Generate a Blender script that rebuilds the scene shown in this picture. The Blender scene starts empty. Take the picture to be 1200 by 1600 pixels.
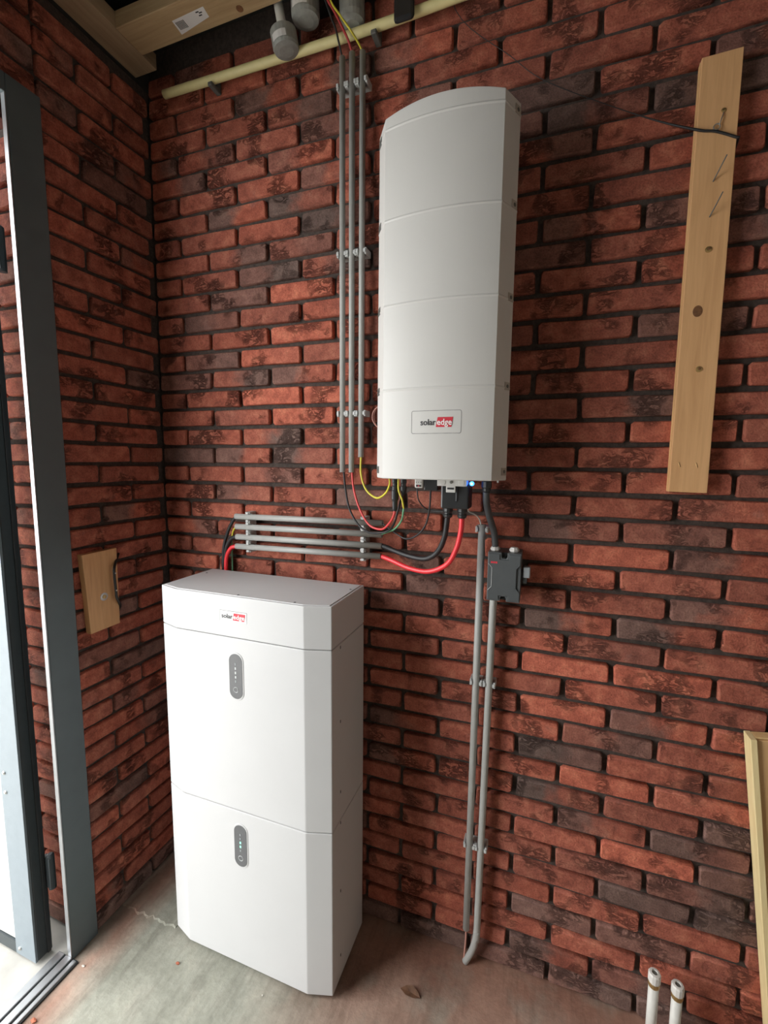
import bpy, bmesh, math, random
from mathutils import Vector, Matrix

random.seed(7)
scene = bpy.context.scene
COL = scene.collection

# ------------------------------------------------------------------ camera
CAM_POS = Vector((1.2846, -1.2403, 1.5131))
CAM_R = ((0.9407, 0.3391, 0.0100), (0.0472, -0.1016, -0.9937), (-0.3359, 0.9353, -0.1116))   # right, down, forward
FPX = 693.94                                       # focal length in pixels of the 1200 x 1600 frame
cam_data = bpy.data.cameras.new('camera')
cam_data.sensor_fit = 'VERTICAL'
cam_data.sensor_height = 32.0
cam_data.lens = FPX * 32.0 / 1600.0
cam_data.clip_start = 0.01
cam = bpy.data.objects.new('camera', cam_data)
COL.objects.link(cam)
rx, dn, fw = [Vector(v).normalized() for v in CAM_R]
m3 = Matrix((rx, -dn, -fw)).transposed()
cam.matrix_world = Matrix.Translation(CAM_POS) @ m3.to_4x4()
scene.camera = cam

# ------------------------------------------------------------------ world, daylight, exposure
SKY_STRENGTH = 5.0
EXPOSURE = 1.05
world = bpy.data.worlds.new('overcast_sky')
scene.world = world
world.use_nodes = True
wn = world.node_tree.nodes
wn['Background'].inputs[0].default_value = (0.96, 0.97, 0.97, 1)
wn['Background'].inputs[1].default_value = SKY_STRENGTH
DOOR_Y0, DOOR_Y1, DOOR_TOP = -0.437, -1.50, 2.40
pd = bpy.data.lights.new('doorway_daylight', 'AREA')
pd.shape = 'RECTANGLE'
pd.size = DOOR_TOP
pd.size_y = DOOR_Y0 - DOOR_Y1
pd.cycles.is_portal = True
po = bpy.data.objects.new('doorway_daylight', pd)
COL.objects.link(po)
po.location = (-0.06, (DOOR_Y0 + DOOR_Y1) / 2, DOOR_TOP / 2)
po.rotation_euler = (0, -math.pi / 2, 0)
scene.view_settings.view_transform = 'Standard'
scene.view_settings.look = 'None'
scene.view_settings.exposure = EXPOSURE
scene.view_settings.gamma = 1
scene.view_settings.use_curve_mapping = False


# ------------------------------------------------------------------ material helpers
def newmat(name):
    m = bpy.data.materials.new(name)
    m.use_nodes = True
    nt = m.node_tree
    b = nt.nodes['Principled BSDF']
    return m, nt, b


def N(nt, typ, **kw):
    n = nt.nodes.new(typ)
    for k, v in kw.items():
        setattr(n, k, v)
    return n


def ramp(nt, fac, stops):
    r = N(nt, 'ShaderNodeValToRGB')
    els = r.color_ramp.elements
    while len(els) < len(stops):
        els.new(0.5)
    for e, (p, c) in zip(els, stops):
        e.position = p
        e.color = (c[0], c[1], c[2], 1)
    nt.links.new(fac, r.inputs[0])
    return r.outputs[0]


def noise(nt, vec, scale, detail=4, rough=0.55, dist=0.0):
    n = N(nt, 'ShaderNodeTexNoise')
    n.inputs['Scale'].default_value = scale
    n.inputs['Detail'].default_value = detail
    n.inputs['Roughness'].default_value = rough
    n.inputs['Distortion'].default_value = dist
    if vec is not None:
        nt.links.new(vec, n.inputs['Vector'])
    return n.outputs['Fac']


def math_(nt, op, a, b=None, c=None, clamp=False):
    n = N(nt, 'ShaderNodeMath', operation=op, use_clamp=clamp)
    for i, v in enumerate((a, b, c)):
        if v is None:
            continue
        if isinstance(v, (int, float)):
            n.inputs[i].default_value = v
        else:
            nt.links.new(v, n.inputs[i])
    return n.outputs[0]


def mix(nt, fac, a, b, mode='MIX'):
    n = N(nt, 'ShaderNodeMix', data_type='RGBA', blend_type=mode)
    for i, v in ((0, fac), (6, a), (7, b)):
        if isinstance(v, (int, float)):
            n.inputs[i].default_value = v
        elif isinstance(v, tuple):
            n.inputs[i].default_value = (v[0], v[1], v[2], 1)
        else:
            nt.links.new(v, n.inputs[i])
    return n.outputs[2]


def bump(nt, b, height, strength, dist=0.002):
    n = N(nt, 'ShaderNodeBump')
    n.inputs['Strength'].default_value = strength
    n.inputs['Distance'].default_value = dist
    nt.links.new(height, n.inputs['Height'])
    nt.links.new(n.outputs[0], b.inputs['Normal'])


def position(nt):
    return N(nt, 'ShaderNodeNewGeometry').outputs['Position']


def simple(name, col, rough=0.5, metal=0.0, var=0.06, scale=40, bumps=0.0, emit=None, spec=0.5):
    m, nt, b = newmat(name)
    p = position(nt)
    f = noise(nt, p, scale)
    lo = tuple(max(0, c * (1 - var)) for c in col)
    hi = tuple(min(1, c * (1 + var)) for c in col)
    nt.links.new(ramp(nt, f, [(0.3, lo), (0.7, hi)]), b.inputs['Base Color'])
    b.inputs['Roughness'].default_value = rough
    b.inputs['Metallic'].default_value = metal
    b.inputs['Specular IOR Level'].default_value = spec
    if bumps:
        bump(nt, b, noise(nt, p, scale * 8, 3), bumps, 0.001)
    if emit:
        b.inputs['Emission Color'].default_value = (*emit[0], 1)
        b.inputs['Emission Strength'].default_value = emit[1]
    return m


def brick_material(name, per_object=True):
    m, nt, b = newmat(name)
    p = position(nt)
    if per_object:
        col = N(nt, 'ShaderNodeObjectInfo').outputs['Color']
        tc = N(nt, 'ShaderNodeTexCoord').outputs['Object']
        sx = N(nt, 'ShaderNodeSeparateXYZ')
        nt.links.new(tc, sx.inputs[0])
        u = math_(nt, 'DIVIDE', sx.outputs[0], 0.2154)
    else:
        at = N(nt, 'ShaderNodeAttribute', attribute_name='tone')
        col = at.outputs['Color']
        u = N(nt, 'ShaderNodeAttribute', attribute_name='along').outputs['Fac']
    sc = N(nt, 'ShaderNodeSeparateColor')
    nt.links.new(col, sc.inputs[0])
    n1 = noise(nt, p, 16, 3)
    t = math_(nt, 'ADD', u, math_(nt, 'MULTIPLY', math_(nt, 'SUBTRACT', n1, 0.5), 0.9))
    t = math_(nt, 'ADD', math_(nt, 'MULTIPLY', t, 3.2), 0.5, clamp=True)
    grey = math_(nt, 'ADD', math_(nt, 'MULTIPLY', sc.outputs[0], math_(nt, 'SUBTRACT', 1.0, t)),
                 math_(nt, 'MULTIPLY', sc.outputs[1], t), clamp=True)
    n2 = noise(nt, p, 26, 6, 0.65)
    red = ramp(nt, n2, [(0.26, (0.21, 0.054, 0.035)), (0.50, (0.40, 0.108, 0.066)), (0.75, (0.58, 0.20, 0.120))])
    gry = ramp(nt, n2, [(0.25, (0.105, 0.063, 0.053)), (0.75, (0.225, 0.150, 0.125))])
    c = mix(nt, grey, red, gry)
    n3 = noise(nt, p, 240, 3, 0.7)
    c = mix(nt, 0.55, c, ramp(nt, n3, [(0.32, (0.35, 0.35, 0.35)), (0.62, (1.1, 1.1, 1.1))]), 'MULTIPLY')
    bright = math_(nt, 'ADD', math_(nt, 'MULTIPLY', sc.outputs[2], 0.8), 0.6)
    vm = N(nt, 'ShaderNodeVectorMath', operation='SCALE')
    nt.links.new(c, vm.inputs[0])
    nt.links.new(bright, vm.inputs['Scale'])
    # pale lime bloom in small patches
    n4 = noise(nt, p, 11, 5, 0.6)
    bl = math_(nt, 'MULTIPLY', math_(nt, 'SUBTRACT', n4, 0.64, clamp=True), 2.0, clamp=True)
    c = mix(nt, bl, vm.outputs[0], (0.32, 0.24, 0.21))
    # hand-moulded creases: thin dark folds in patches
    mp = N(nt, 'ShaderNodeMapping')
    mp.inputs['Scale'].default_value = (1, 1, 1.9)
    mp.inputs['Rotation'].default_value = (0, 0.5, 0)
    nt.links.new(p, mp.inputs[0])
    n5 = noise(nt, mp.outputs[0], 34, 7, 0.72, 0.7)
    ridge = math_(nt, 'ABSOLUTE', math_(nt, 'SUBTRACT', n5, 0.5))
    crease = math_(nt, 'SUBTRACT', 1.0, math_(nt, 'MULTIPLY', ridge, 17.0), clamp=True)
    patch = math_(nt, 'MULTIPLY', math_(nt, 'SUBTRACT', noise(nt, p, 9, 2), 0.53), 9.0, clamp=True)
    fold = math_(nt, 'MULTIPLY', crease, patch)
    c = mix(nt, math_(nt, 'MULTIPLY', fold, 0.36), c, (0.075, 0.026, 0.019))
    nt.links.new(c, b.inputs['Base Color'])
    b.inputs['Roughness'].default_value = 0.85
    b.inputs['Specular IOR Level'].default_value = 0.3
    h = math_(nt, 'ADD', math_(nt, 'MULTIPLY', n3, 0.25), math_(nt, 'MULTIPLY', n2, 0.6))
    h = math_(nt, 'SUBTRACT', h, math_(nt, 'MULTIPLY', fold, 0.9))
    bump(nt, b, h, 1.0, 0.006)
    return m


def wood_material(name, light, dark, axis='Z', rough=0.6):
    m, nt, b = newmat(name)
    p = position(nt)
    mp = N(nt, 'ShaderNodeMapping')
    s = {'X': (0.06, 1, 1), 'Y': (1, 0.06, 1), 'Z': (1, 1, 0.06)}[axis]
    mp.inputs['Scale'].default_value = s
    nt.links.new(p, mp.inputs[0])
    f = noise(nt, mp.outputs[0], 90, 4, 0.6, 0.6)
    f2 = noise(nt, mp.outputs[0], 22, 2, 0.5, 0.3)
    c = ramp(nt, f, [(0.3, dark), (0.62, light)])
    c = mix(nt, 0.35, c, ramp(nt, f2, [(0.3, dark), (0.7, light)]))
    nt.links.new(c, b.inputs['Base Color'])
    b.inputs['Roughness'].default_value = rough
    bump(nt, b, f, 0.15, 0.001)
    return m


def floor_material():
    m, nt, b = newmat('dusty_concrete')
    p = position(nt)
    n1 = noise(nt, p, 4.5, 6, 0.6)
    n2 = noise(nt, p, 60, 4, 0.7)
    conc = ramp(nt, n1, [(0.3, (0.185, 0.185, 0.145)), (0.52, (0.31, 0.31, 0.255)), (0.75, (0.40, 0.375, 0.31))])
    dust = ramp(nt, n1, [(0.3, (0.27, 0.125, 0.085)), (0.7, (0.43, 0.25, 0.18))])
    sx = N(nt, 'ShaderNodeSeparateXYZ')
    nt.links.new(p, sx.inputs[0])
    # brick dust: along the back wall to the right of the cabinet, and a band along the left wall
    back = math_(nt, 'ADD', math_(nt, 'MULTIPLY', sx.outputs[1], 1.4), 1.05, clamp=True)
    right = math_(nt, 'MULTIPLY', math_(nt, 'SUBTRACT', sx.outputs[0], 0.55), 3.5, clamp=True)
    left = math_(nt, 'SUBTRACT', 1.0, math_(nt, 'MULTIPLY', math_(nt, 'ABSOLUTE', math_(nt, 'SUBTRACT', sx.outputs[0], 0.06)), 11.0), clamp=True)
    d = math_(nt, 'ADD', math_(nt, 'MULTIPLY', back, right), math_(nt, 'MULTIPLY', left, 0.8))
    d = math_(nt, 'MULTIPLY', d, math_(nt, 'MULTIPLY', math_(nt, 'SUBTRACT', noise(nt, p, 7, 4), 0.12), 2.6, clamp=True), clamp=True)
    c = mix(nt, d, conc, dust)
    c = mix(nt, 0.5, c, ramp(nt, n2, [(0.3, (0.62, 0.62, 0.62)), (0.65, (1, 1, 1))]), 'MULTIPLY')
    mp = N(nt, 'ShaderNodeMapping')
    mp.inputs['Scale'].default_value = (1, 0.12, 1)
    mp.inputs['Rotation'].default_value = (0, 0, 0.12)
    nt.links.new(p, mp.inputs[0])
    n6 = noise(nt, mp.outputs[0], 26, 5, 0.65)
    c = mix(nt, 0.6, c, ramp(nt, n6, [(0.36, (0.68, 0.66, 0.64)), (0.5, (1, 1, 1)), (0.72, (1.12, 1.1, 1.06))]), 'MULTIPLY')
    nt.links.new(c, b.inputs['Base Color'])
    b.inputs['Roughness'].default_value = 0.8
    h = math_(nt, 'ADD', math_(nt, 'MULTIPLY', n1, 1.0), math_(nt, 'MULTIPLY', n2, 0.25))
    bump(nt, b, h, 0.5, 0.01)
    return m


M = {}
M['brick'] = brick_material('red_brick', True)
M['brick_far'] = brick_material('red_brick_joined', False)
M['mortar'] = simple('dark_mortar', (0.066, 0.050, 0.042), 0.95, var=0.35, scale=120, bumps=0.6)
M['floor'] = floor_material()
M['plain_wall'] = simple('shaded_brickwork', (0.17, 0.060, 0.045), 0.9, var=0.4, scale=14)  # dark red wall tone without modelled bricks
M['plaster'] = simple('bare_plaster', (0.56, 0.51, 0.44), 0.9, var=0.05, scale=6)  # unseen right wall, made pale to bounce fill light
M['plaster_pale'] = simple('pale_plaster', (0.74, 0.71, 0.66), 0.9, var=0.05, scale=6)  # unseen wall behind the camera, paler still for frontal fill
M['ceiling'] = simple('dark_roof_deck', (0.030, 0.030, 0.026), 0.9, var=0.3, scale=12)
M['white'] = simple('white_powder_coat', (0.565, 0.565, 0.565), 0.42, var=0.012, scale=8, bumps=0.03)
M['white_inv'] = simple('warm_white_powder_coat', (0.61, 0.60, 0.575), 0.45, var=0.012, scale=8, bumps=0.03)
M['rim'] = simple('taupe_cast_rim', (0.40, 0.37, 0.325), 0.5, var=0.04, scale=20)  # shaded tone of the white cover paint, put on the right-hand clips
M['seam'] = simple('seam_shadow_gasket', (0.20, 0.20, 0.195), 0.7)  # mid grey for module seams, sticker edges, plate outline and port dots
M['pill'] = simple('grey_status_window', (0.12, 0.122, 0.128), 0.25, var=0.03)
M['pill_mark'] = simple('pale_status_mark', (0.55, 0.57, 0.57), 0.4)
M['led_green'] = simple('green_led', (0.25, 0.75, 0.5), 0.4, emit=((0.3, 1.0, 0.65), 0.55))
M['led_blue'] = simple('blue_led', (0.05, 0.2, 1.0), 0.3, emit=((0.02, 0.20, 1.0), 5.0))
M['led_core'] = simple('blue_led_core', (0.3, 0.7, 1.0), 0.3, emit=((0.15, 0.6, 1.0), 7.0))
M['logo_red'] = simple('logo_red', (0.60, 0.035, 0.055), 0.5, var=0.02)
M['logo_dark'] = simple('logo_dark_grey', (0.035, 0.035, 0.04), 0.5)
M['logo_white'] = simple('logo_white', (0.85, 0.85, 0.84), 0.5, var=0.01)
M['pvc'] = simple('grey_pvc', (0.38, 0.38, 0.36), 0.45, var=0.05, scale=30)
M['clip'] = simple('light_grey_plastic', (0.50, 0.51, 0.50), 0.5, var=0.05)
M['clip_dark'] = simple('dark_grey_clip', (0.12, 0.12, 0.11), 0.6)
M['black'] = simple('black_rubber', (0.016, 0.016, 0.017), 0.5, var=0.15)
M['black_pl'] = simple('black_plastic', (0.020, 0.021, 0.022), 0.35, var=0.1)
M['dgrey'] = simple('dark_grey_sheath', (0.055, 0.058, 0.062), 0.5, var=0.1)
M['red'] = simple('red_sheath', (0.80, 0.035, 0.045), 0.38, var=0.05)
M['red_thin'] = simple('soft_red_sheath', (0.62, 0.06, 0.06), 0.45, var=0.05)
M['red_dim'] = simple('dull_red_sheath', (0.42, 0.04, 0.04), 0.5, var=0.05)
M['yellow'] = simple('yellow_sheath', (0.62, 0.54, 0.05), 0.45, var=0.06)
M['green'] = simple('green_sheath', (0.14, 0.36, 0.20), 0.5, var=0.08)
M['pink'] = simple('pink_sheath', (0.60, 0.30, 0.24), 0.5)
M['tube_yellow'] = simple('pale_yellow_tube', (0.76, 0.68, 0.34), 0.5, var=0.06, scale=25)
M['swgrey'] = simple('slate_grey_plastic', (0.075, 0.082, 0.085), 0.42, var=0.05)
M['swlight'] = simple('worn_grey_edge', (0.42, 0.43, 0.43), 0.4)  # highlight colour for the switch panel's left edge
M['knob'] = simple('mid_grey_knob', (0.26, 0.28, 0.29), 0.45)
M['gland_white'] = simple('white_gland', (0.68, 0.66, 0.62), 0.5, var=0.08)
M['metal'] = simple('zinc_steel', (0.55, 0.54, 0.52), 0.35, metal=0.9, var=0.1)
M['alu'] = simple('brushed_aluminium', (0.36, 0.37, 0.38), 0.40, metal=0.8, var=0.05)
M['brass'] = simple('brass_fitting', (0.55, 0.38, 0.16), 0.35, metal=0.8, var=0.1)
M['frame'] = simple('slate_green_paint', (0.100, 0.130, 0.140), 0.5, var=0.06, scale=12)  # slate green paint, lightened to imitate lens haze over the post
M['leaf_face'] = simple('blue_grey_paint', (0.16, 0.19, 0.21), 0.45, var=0.04)
M['leaf_edge'] = simple('charcoal_paint', (0.030, 0.038, 0.042), 0.45, var=0.08)
M['panel_white'] = simple('off_white_board', (0.52, 0.51, 0.48), 0.6, var=0.03)
M['pvc_white'] = simple('white_pvc', (0.66, 0.65, 0.60), 0.45, var=0.05)
M['cup'] = simple('milky_grey_plastic', (0.30, 0.31, 0.29), 0.35, var=0.12, scale=70)
M['paper'] = simple('white_paper', (0.72, 0.71, 0.70), 0.7, var=0.03)
M['ink'] = simple('black_ink', (0.03, 0.03, 0.035), 0.7)
M['pine_z'] = wood_material('planed_pine', (0.74, 0.43, 0.205), (0.59, 0.32, 0.140), 'Z')
M['pine_edge'] = wood_material('pale_pine_edge', (0.72, 0.50, 0.24), (0.60, 0.39, 0.17), 'Z')
M['pine_x'] = wood_material('rough_pine_x', (0.50, 0.36, 0.20), (0.36, 0.24, 0.12), 'X')
M['pine_y'] = wood_material('rough_pine_y', (0.42, 0.31, 0.19), (0.30, 0.21, 0.12), 'Y')
M['ply'] = wood_material('plywood_face', (0.66, 0.42, 0.20), (0.56, 0.33, 0.14), 'Z')
M['ply_edge'] = wood_material('plywood_edge', (0.80, 0.66, 0.36), (0.68, 0.52, 0.25), 'Z')
M['knot'] = simple('wood_knot', (0.17, 0.075, 0.030), 0.6, var=0.3, scale=200)
M['paving'] = simple('outdoor_paving', (0.36, 0.35, 0.32), 0.85, var=0.2, scale=8)
M['leafdry'] = simple('dry_leaf', (0.22, 0.11, 0.06), 0.7, var=0.3, scale=60)
M['chip'] = simple('brick_chip', (0.36, 0.11, 0.06), 0.85, var=0.3, scale=80)
M['plaster_chip'] = simple('plaster_crumb', (0.55, 0.52, 0.46), 0.85, var=0.2, scale=80)


# ------------------------------------------------------------------ geometry helpers
def link(name, me, mat, parent=None, base=(0, 0, 0), smooth=False):
    """mesh given in world coordinates; the object's origin goes to base (or to the parent's origin)"""
    off = Vector(parent['_base']) if parent is not None else Vector(base)
    me.transform(Matrix.Translation(-off))
    if mat is not None:
        me.materials.append(mat)
    if smooth:
        for pl in me.polygons:
            pl.use_smooth = True
    o = bpy.data.objects.new(name, me)
    COL.objects.link(o)
    o['_base'] = list(off)
    if parent is not None:
        o.parent = parent
    else:
        o.location = off
    return o


def thing(name, label, cat, base, group=None):
    o = bpy.data.objects.new(name, None)
    o.empty_display_size = 0.05
    COL.objects.link(o)
    o.location = base
    o['_base'] = list(base)
    o['label'] = label
    o['category'] = cat
    if group:
        o['group'] = group
    return o


def tag(o, label, cat, group=None):
    o['label'] = label
    o['category'] = cat
    if group:
        o['group'] = group
    return o


def struct(o):
    o['kind'] = 'structure'
    return o


def bm_mesh(bm, name='m'):
    me = bpy.data.meshes.new(name)
    bmesh.ops.recalc_face_normals(bm, faces=bm.faces)
    bm.to_mesh(me)
    bm.free()
    return me


def box_bm(x0, x1, y0, y1, z0, z1, bev=0.0, seg=2, bm=None):
    own = bm is None
    b2 = bmesh.new()
    r = bmesh.ops.create_cube(b2, size=1)
    for v in r['verts']:
        v.co = Vector((x0 + (v.co.x + .5) * (x1 - x0), y0 + (v.co.y + .5) * (y1 - y0), z0 + (v.co.z + .5) * (z1 - z0)))
    if bev > 0:
        bmesh.ops.bevel(b2, geom=list(b2.edges), offset=bev, segments=seg, profile=0.5, affect='EDGES')
    if own:
        return b2
    me = bpy.data.meshes.new('t')
    b2.to_mesh(me)
    b2.free()
    bm.from_mesh(me)
    bpy.data.meshes.remove(me)
    return bm


def box(name, x0, x1, y0, y1, z0, z1, mat, parent=None, bev=0.0, base=None, seg=2, rot=None):
    bm = box_bm(min(x0, x1), max(x0, x1), min(y0, y1), max(y0, y1), min(z0, z1), max(z0, z1), bev, seg)
    if rot:
        bmesh.ops.rotate(bm, verts=bm.verts, cent=rot[0], matrix=Matrix.Rotation(rot[1], 3, rot[2]))
    if base is None:
        base = ((x0 + x1) / 2, (y0 + y1) / 2, min(z0, z1))
    return link(name, bm_mesh(bm), mat, parent, base)


def spline(pts, n=10):
    P = [Vector(p) for p in pts]
    if len(P) == 2:
        return P
    P = [P[0] * 2 - P[1]] + P + [P[-1] * 2 - P[-2]]
    out = []
    for i in range(1, len(P) - 2):
        for k in range(n):
            t = k / n
            a, b, c, d = P[i - 1], P[i], P[i + 1], P[i + 2]
            out.append(0.5 * ((2 * b) + (c - a) * t + (2 * a - 5 * b + 4 * c - d) * t * t + (3 * b - a - 3 * c + d) * t ** 3))
    out.append(P[-2])
    return out


def tube_bm(pts, r, seg=12, bm=None, hollow=0.0, radii=None):
    bm = bm or bmesh.new()
    rings = []
    up = None
    for i, p in enumerate(pts):
        d = (pts[min(i + 1, len(pts) - 1)] - pts[max(i - 1, 0)]).normalized()
        if up is None:
            a = Vector((0, 0, 1)) if abs(d.z) < .9 else Vector((1, 0, 0))
            up = (a - d * a.dot(d)).normalized()
        else:
            up = (up - d * up.dot(d)).normalized()
        s = d.cross(up)
        rr = radii[i] if radii else r
        rings.append([bm.verts.new(p + (up * math.cos(t) + s * math.sin(t)) * rr) for t in [2 * math.pi * k / seg for k in range(seg)]])
    for a, b in zip(rings, rings[1:]):
        for k in range(seg):
            bm.faces.new((a[k], a[(k + 1) % seg], b[(k + 1) % seg], b[k]))
    for ring, nxt, pt in ((rings[0], rings[1], pts[0]), (rings[-1], rings[-2], pts[-1])):
        if hollow:
            d = (Vector(pts[1]) - Vector(pts[0])).normalized() if ring is rings[0] else (Vector(pts[-2]) - Vector(pts[-1])).normalized()
            c = Vector(pt)
            inn = [bm.verts.new(c + (v.co - c) * hollow) for v in ring]
            dep = [bm.verts.new(v.co + d * 0.03) for v in inn]
            for k in range(seg):
                k2 = (k + 1) % seg
                bm.faces.new((ring[k], ring[k2], inn[k2], inn[k]))
                bm.faces.new((inn[k], inn[k2], dep[k2], dep[k]))
            bm.faces.new(dep)
        else:
            bm.faces.new(ring)
    return bm


def tube(name, pts, r, mat, parent=None, seg=12, n=10, hollow=0.0, base=None):
    P = spline(pts, n)
    bm = tube_bm(P, r, seg, hollow=hollow)
    me = bm_mesh(bm)
    o = link(name, me, mat, parent, base or tuple(P[0] if P[0].z < P[-1].z else P[-1]))
    for pl in me.polygons:
        pl.use_smooth = len(pl.vertices) == 4
    return o


def turned(name, prof, c, axis, mat, parent=None, seg=20, base=None):
    """profile of (radius, height) turned about an axis through c"""
    ax = Vector(axis).normalized()
    a = Vector((0, 0, 1)) if abs(ax.z) < .9 else Vector((1, 0, 0))
    u = (a - ax * a.dot(ax)).normalized()
    w = ax.cross(u)
    bm = bmesh.new()
    rings = []
    for r, h in prof:
        rings.append([bm.verts.new(Vector(c) + ax * h + (u * math.cos(t) + w * math.sin(t)) * max(r, 1e-5)) for t in [2 * math.pi * k / seg for k in range(seg)]])
    for p, q in zip(rings, rings[1:]):
        for k in range(seg):
            bm.faces.new((p[k], p[(k + 1) % seg], q[(k + 1) % seg], q[k]))
    bm.faces.new(rings[0])
    bm.faces.new(rings[-1])
    return link(name, bm_mesh(bm), mat, parent, base or tuple(c))


def prism(name, poly, y0, y1, mat, parent=None, base=None, bev=0.0, plane='XZ'):
    """polygon extruded: XZ polygon along y, XY polygon along z, YZ polygon along x"""
    bm = bmesh.new()
    def P(a, b, t):
        return {'XZ': (a, t, b), 'XY': (a, b, t), 'YZ': (t, a, b)}[plane]
    A = [bm.verts.new(P(a, b, y0)) for a, b in poly]
    B = [bm.verts.new(P(a, b, y1)) for a, b in poly]
    bm.faces.new(A)
    bm.faces.new(B)
    k = len(poly)
    for i in range(k):
        bm.faces.new((A[i], A[(i + 1) % k], B[(i + 1) % k], B[i]))
    bmesh.ops.recalc_face_normals(bm, faces=bm.faces)
    if bev:
        bmesh.ops.bevel(bm, geom=list(bm.edges), offset=bev, segments=2, profile=0.5, affect='EDGES')
    if base is None:
        xs = [v.co for v in bm.verts]
        base = tuple(sum(xs, Vector()) / len(xs))
    return link(name, bm_mesh(bm), mat, parent, base)


def text_mesh(txt, size, bold=0.0):
    cu = bpy.data.curves.new('txt', 'FONT')
    cu.body = txt
    cu.size = size
    cu.offset = bold
    cu.extrude = 0.0002
    cu.resolution_u = 3
    o = bpy.data.objects.new('txt', cu)
    COL.objects.link(o)
    dg = bpy.context.evaluated_depsgraph_get()
    me = bpy.data.meshes.new_from_object(o.evaluated_get(dg))
    bpy.data.objects.remove(o)
    bpy.data.curves.remove(cu)
    return me


def rounded_rect(cx, cz, w, h, r, n=5):
    out = []
    for qx, qz, a0 in ((1, 1, 0), (-1, 1, 90), (-1, -1, 180), (1, -1, 270)):
        for k in range(n + 1):
            a = math.radians(a0 + 90 * k / n)
            out.append((cx + qx * (w / 2 - r) + r * math.cos(a), cz + qz * (h / 2 - r) + r * math.sin(a)))
    return out


# ------------------------------------------------------------------ the room shell
HC = 0.0625                # course height
PH = 0.1137                # half brick pitch
C0 = -0.9551               # half-pitch index of the corner
ZR = 1.905                 # height of the middle of course 0
CEIL = 2.83
RX, RY = 2.95, -2.6
RECESS = 0.013

struct(box('floor', -0.02, RX, RY, 0.12, -0.12, 0.0, M['floor'], base=(1.4, -1.2, 0)))
struct(box('ceiling', -0.02, RX, RY, 0.1, CEIL, CEIL + 0.05, M['ceiling'], base=(1.4, -1.2, CEIL)))
wall_back = struct(box('wall_back', -0.1, RX, RECESS, 0.12, 0.0, CEIL, M['mortar'], base=(1.4, RECESS, 0)))
wall_left = struct(box('wall_left', -0.1, -RECESS, -0.36, RECESS, 0.0, 2.72, M['mortar'], base=(-RECESS, -0.18, 0)))
struct(box('wall_right', RX, RX + 0.1, RY, 0.1, 0.0, CEIL, M['plaster']))
struct(box('wall_front', -0.1, RX + 0.1, RY - 0.1, RY, 0.0, CEIL, M['plaster_pale']))
wall_door = struct(box('wall_doorway', -0.1, -RECESS, RY, DOOR_Y1, 0.0, 2.72, M['mortar']))
wall_lintel = struct(box('wall_lintel', -0.1, -RECESS, DOOR_Y1, -0.36, DOOR_TOP + .045, 2.72, M['mortar']))
struct(box('trim_3', -0.05, 0.006, DOOR_Y1, -0.437, DOOR_TOP, DOOR_TOP + .045, M['frame'], bev=.002))
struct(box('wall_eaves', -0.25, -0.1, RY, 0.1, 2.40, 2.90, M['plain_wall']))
struct(box('wall_plate', -0.1, 0.0, RY, 0.1, 2.72, CEIL, M['ceiling']))


def brick_outline(w, h, rnd):
    """ten points: two per corner and one on each long side"""
    pts = []
    j = lambda d: rnd.uniform(-d, d)
    for sx, sz in ((-1, -1), (1, -1), (1, 1), (-1, 1)):
        cx, cz = sx * w / 2, sz * h / 2
        k = 0.0042 * rnd.uniform(0.5, 1.6)
        pts += [(cx - sx * k, cz + j(0.0015)), (cx + j(0.0015), cz - sz * k)]
    for sz in (-1, 1):
        pts.append((j(.19) * w, sz * h / 2 + j(0.002)))
    return pts


def brick_geo(w, h, rnd):
    """front face at y = 0 (towards -y), body back to y = 0.02"""
    pts = brick_outline(w, h, rnd)
    ang = sorted(pts, key=lambda q: math.atan2(q[1] / h, q[0] / w))
    n = len(ang)
    tilt = rnd.uniform(-.01, .01)
    verts = [(x * (1 - 0.003 / (w / 2)), -0.001 + tilt * x + rnd.uniform(-.0007, .0007), z * (1 - 0.003 / (h / 2))) for x, z in ang]
    verts += [(x, 0.004, z) for x, z in ang]
    verts += [(x, 0.022, z) for x, z in ang]
    faces = [tuple(range(n))]
    for r0 in (0, n):
        for i in range(n):
            faces.append((r0 + i, r0 + n + i, r0 + n + (i + 1) % n, r0 + (i + 1) % n))
    return verts, faces


BW, BH = 2 * PH - 0.0125, 0.0505
_meshes = {}


def brick_mesh(w, variant):
    key = (round(w, 3), variant)
    if key not in _meshes:
        v, f = brick_geo(w, BH, random.Random(hash(key) & 0xffff))
        me = bpy.data.meshes.new('brick')
        me.from_pydata(v, [], f)
        me.materials.append(M['brick'])
        for pl in me.polygons[1:]:
            pl.use_smooth = True
        _meshes[key] = me
    return _meshes[key]


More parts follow.
